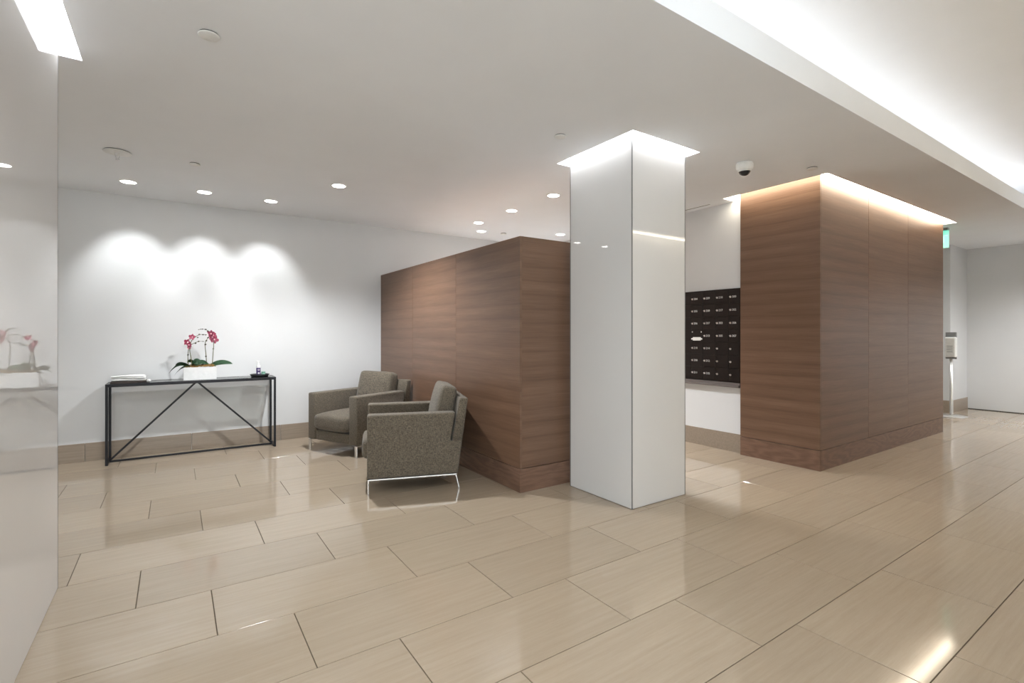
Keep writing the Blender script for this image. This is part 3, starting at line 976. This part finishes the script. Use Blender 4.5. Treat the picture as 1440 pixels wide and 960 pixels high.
stems = [
    [Q(385, 690, .01), Q(378, 560, .01), Q(385, 420, .0), Q(410, 350, -.01), Q(470, 312, -.01), Q(530, 290, -.01), Q(600, 290, -.01)],
    [Q(430, 690, -.01), Q(420, 560, -.01), Q(402, 420, -.01), Q(420, 300, 0), Q(455, 240, 0), Q(520, 190, 0), Q(580, 180, 0), Q(640, 185, 0)],
    [Q(628, 660, .01), Q(620, 500, .01), Q(607, 350, .0), Q(618, 285, -.01), Q(650, 232, -.01), Q(690, 190, -.02)],
    [Q(705, 680, -.01), Q(715, 500, -.01), Q(725, 330, -.01), Q(715, 210, 0), Q(650, 130, 0), Q(600, 97, 0), Q(520, 104, 0)],
]
for s_ in stems:
    pth = smoothpath(s_)
    tube('stem', pth, [0.0042 - 0.0025 * i / len(pth) for i in range(len(pth))], 'stem', t)
bud_bm = bmesh.new()
bmesh.ops.create_icosphere(bud_bm, subdivisions=1, radius=0.0075)
bud_me = bm_mesh(bud_bm, 'bud')
for zx, zy, sc_ in ((520, 104, .6), (545, 97, .7), (570, 95, .9), (615, 100, 1.1), (645, 128, 1.2), (530, 180, 1.1), (508, 228, 1), (580, 183, 1), (615, 187, .8), (520, 290, 1.1), (480, 318, 1.1), (580, 291, .7), (612, 340, 1.2), (648, 232, 1.1), (625, 280, 1.1), (720, 410, 1), (380, 500, 1.1), (620, 530, 1.1)):
    b = link('bud', bud_me, 'bud', t, Q(zx, zy, random.uniform(-.006, .006)), True)
    b.scale = (1.3 * sc_, sc_, sc_)
petal_bm = bmesh.new()
for k in range(5):
    a = math.pi / 2 + k * 2 * math.pi / 5
    ln, wd = (0.030, 0.026) if k in (1, 4) else (0.030, 0.018)
    c0 = petal_bm.verts.new((0, 0, 0))
    ring = []
    for q in range(9):
        ph = -math.pi + 2 * math.pi * q / 9
        r_, s_ = ln * (0.52 + 0.48 * math.cos(ph)), wd / 2 * math.sin(ph)
        ring.append(petal_bm.verts.new((r_ * math.cos(a) - s_ * math.sin(a), -0.006 * (r_ / ln) ** 2 + 0.001 * k, r_ * math.sin(a) + s_ * math.cos(a))))
    cen = petal_bm.verts.new((ln * .5 * math.cos(a), -0.006 + 0.001 * k, ln * .5 * math.sin(a)))
    for q in range(9):
        petal_bm.faces.new((cen, ring[q], ring[(q + 1) % 9]))
    petal_bm.verts.remove(c0)
bmesh.ops.solidify(petal_bm, geom=petal_bm.faces[:], thickness=0.0012)
petal_me = bm_mesh(petal_bm, 'flower')
lip_bm = bmesh.new()
bmesh.ops.create_icosphere(lip_bm, subdivisions=1, radius=0.007)
for v in lip_bm.verts: v.co = (v.co.x * 0.9, v.co.y * 1.3 - 0.008, v.co.z * 1.2 - 0.002)
lip_me = bm_mesh(lip_bm, 'lip')
for zx, zy, ry, rz, sc_ in ((430, 220, .2, .2, 1.0), (365, 305, .4, .5, 1.15), (395, 345, 1.2, -.4, .8), (395, 388, .9, -.2, .6), (690, 165, .1, -.3, 1.15), (725, 195, .7, -.5, 1.0), (700, 225, .3, .3, 1.1), (740, 265, .5, -.4, 1.25), (715, 270, 1.0, .5, 0.9), (675, 200, .8, .6, .9)):
    fl_ = link('flower', petal_me, 'petal', t, Q(zx, zy, -0.015 + random.uniform(-.012, .012)), True)
    fl_.rotation_euler = (random.uniform(-.3, .3), ry, rz); fl_.scale = (1.15 * sc_,) * 3
    link('lip', lip_me, 'lip', fl_, None, True)

# ---------------------------------------------------------------- papers on the console
t = empty('magazine_stack', (-0.392, 6.43, TZ))
tag(t, 'white papers on dark brown folders at the left end of the console', 'papers')
for k, (zz, dx, rz_) in enumerate(((0.0, 0.0, 0.02), (0.010, 0.006, -0.03))):
    o = box('folder', -0.145, 0.145, -0.105, 0.105, zz, zz + 0.0095, 'folder', t, 0.001, 1)
    o.rotation_euler = (0, 0, rz_); o.location = (dx, 0, 0)
def booklet(z, thick, curl, rz_, dx):
    bm = bmesh.new()
    n, m = 14, 6
    def zz(i, j): return z + curl * (abs(2 * i / n - 1) ** 3) * (0.6 + 0.4 * math.sin(j)) + 0.003 * math.sin(5 * i / n + j * .7)
    gr = [[[bm.verts.new((-0.138 + 0.276 * i / n, -0.098 + 0.196 * j / m, zz(i, j) + q * thick * (1 - 0.55 * abs(2 * i / n - 1) ** 4))) for j in range(m + 1)] for i in range(n + 1)] for q in (0, 1)]
    for q in (0, 1):
        for i in range(n):
            for j in range(m):
                bm.faces.new((gr[q][i][j], gr[q][i + 1][j], gr[q][i + 1][j + 1], gr[q][i][j + 1]))
    for i in range(n):
        for j in (0, m):
            bm.faces.new((gr[0][i][j], gr[0][i + 1][j], gr[1][i + 1][j], gr[1][i][j]))
    for j in range(m):
        for i in (0, n):
            bm.faces.new((gr[0][i][j], gr[0][i][j + 1], gr[1][i][j + 1], gr[1][i][j]))
    o = link('booklet', bm_mesh(bm, 'booklet'), 'paper', t, (dx, 0, 0), True)
    o.rotation_euler = (0, 0, rz_)
booklet(0.022, 0.016, 0.006, 0.03, 0.004); booklet(0.042, 0.014, 0.010, -0.05, 0.008); booklet(0.060, 0.010, 0.002, 0.02, -0.003)
bm = bmesh.new()
bmesh.ops.create_icosphere(bm, subdivisions=3, radius=1.0)
for v in bm.verts:
    k = 1 + 0.28 * math.sin(v.co.x * 7 + v.co.z * 5) * math.cos(v.co.y * 8)
    v.co = (v.co.x * 0.020 * k, v.co.y * 0.026 * k, v.co.z * 0.013 * k)
tag(link('crumpled_wrapper', bm_mesh(bm, 'crumpled_wrapper'), 'paper', None, (-0.228, 6.375, TZ + 0.014), True), 'crumpled white wrapper at the right end of the papers on the console', 'wrapper')

# ---------------------------------------------------------------- tray with bottle and tub
t = lathe('serving_tray', [(0, 0), (0.085, 0), (0.105, 0.030), (0.102, 0.031), (0.082, 0.005), (0, 0.005)], 'tray', None, 32, (0.815, 6.43, TZ), 1.0, 0.85)
tag(t, 'round black tray at the right end of the console table', 'tray')
t = empty('sanitizer_bottle', (0.80, 6.42, TZ + 0.005))
tag(t, 'small clear pump bottle with purple label standing in the black tray', 'bottle')
lathe('body', [(0, 0), (0.020, 0), (0.022, 0.004), (0.022, 0.115), (0.018, 0.128), (0.009, 0.134), (0, 0.134)], 'whiteplastic', t, 20)
lathe('label', [(0.0224, 0.012), (0.0226, 0.013), (0.0226, 0.098), (0.0224, 0.099)], 'purple', t, 20)
for z0, z1, wx in ((0.078, 0.084, 0.013), (0.066, 0.071, 0.011), (0.030, 0.046, 0.010)):
    box('print_line', -wx, wx, -0.0238, -0.0226, z0, z1, 'print', t)
lathe('cap', [(0.010, 0.132), (0.010, 0.150), (0.004, 0.152), (0.004, 0.170), (0, 0.170)], 'whiteplastic', t, 14)
box('pump_spout', -0.022, 0.012, -0.006, 0.006, 0.168, 0.180, 'whiteplastic', t, 0.003, 1)
t = empty('lotion_tub', (0.852, 6.425, TZ + 0.005))
tag(t, 'small pale green tub beside the bottle in the black tray', 'tub')
lathe('body', [(0, 0), (0.019, 0), (0.021, 0.004), (0.021, 0.038), (0, 0.038)], 'green', t, 20)
lathe('lid', [(0.022, 0.038), (0.022, 0.050), (0.020, 0.052), (0, 0.052)], 'green', t, 20)
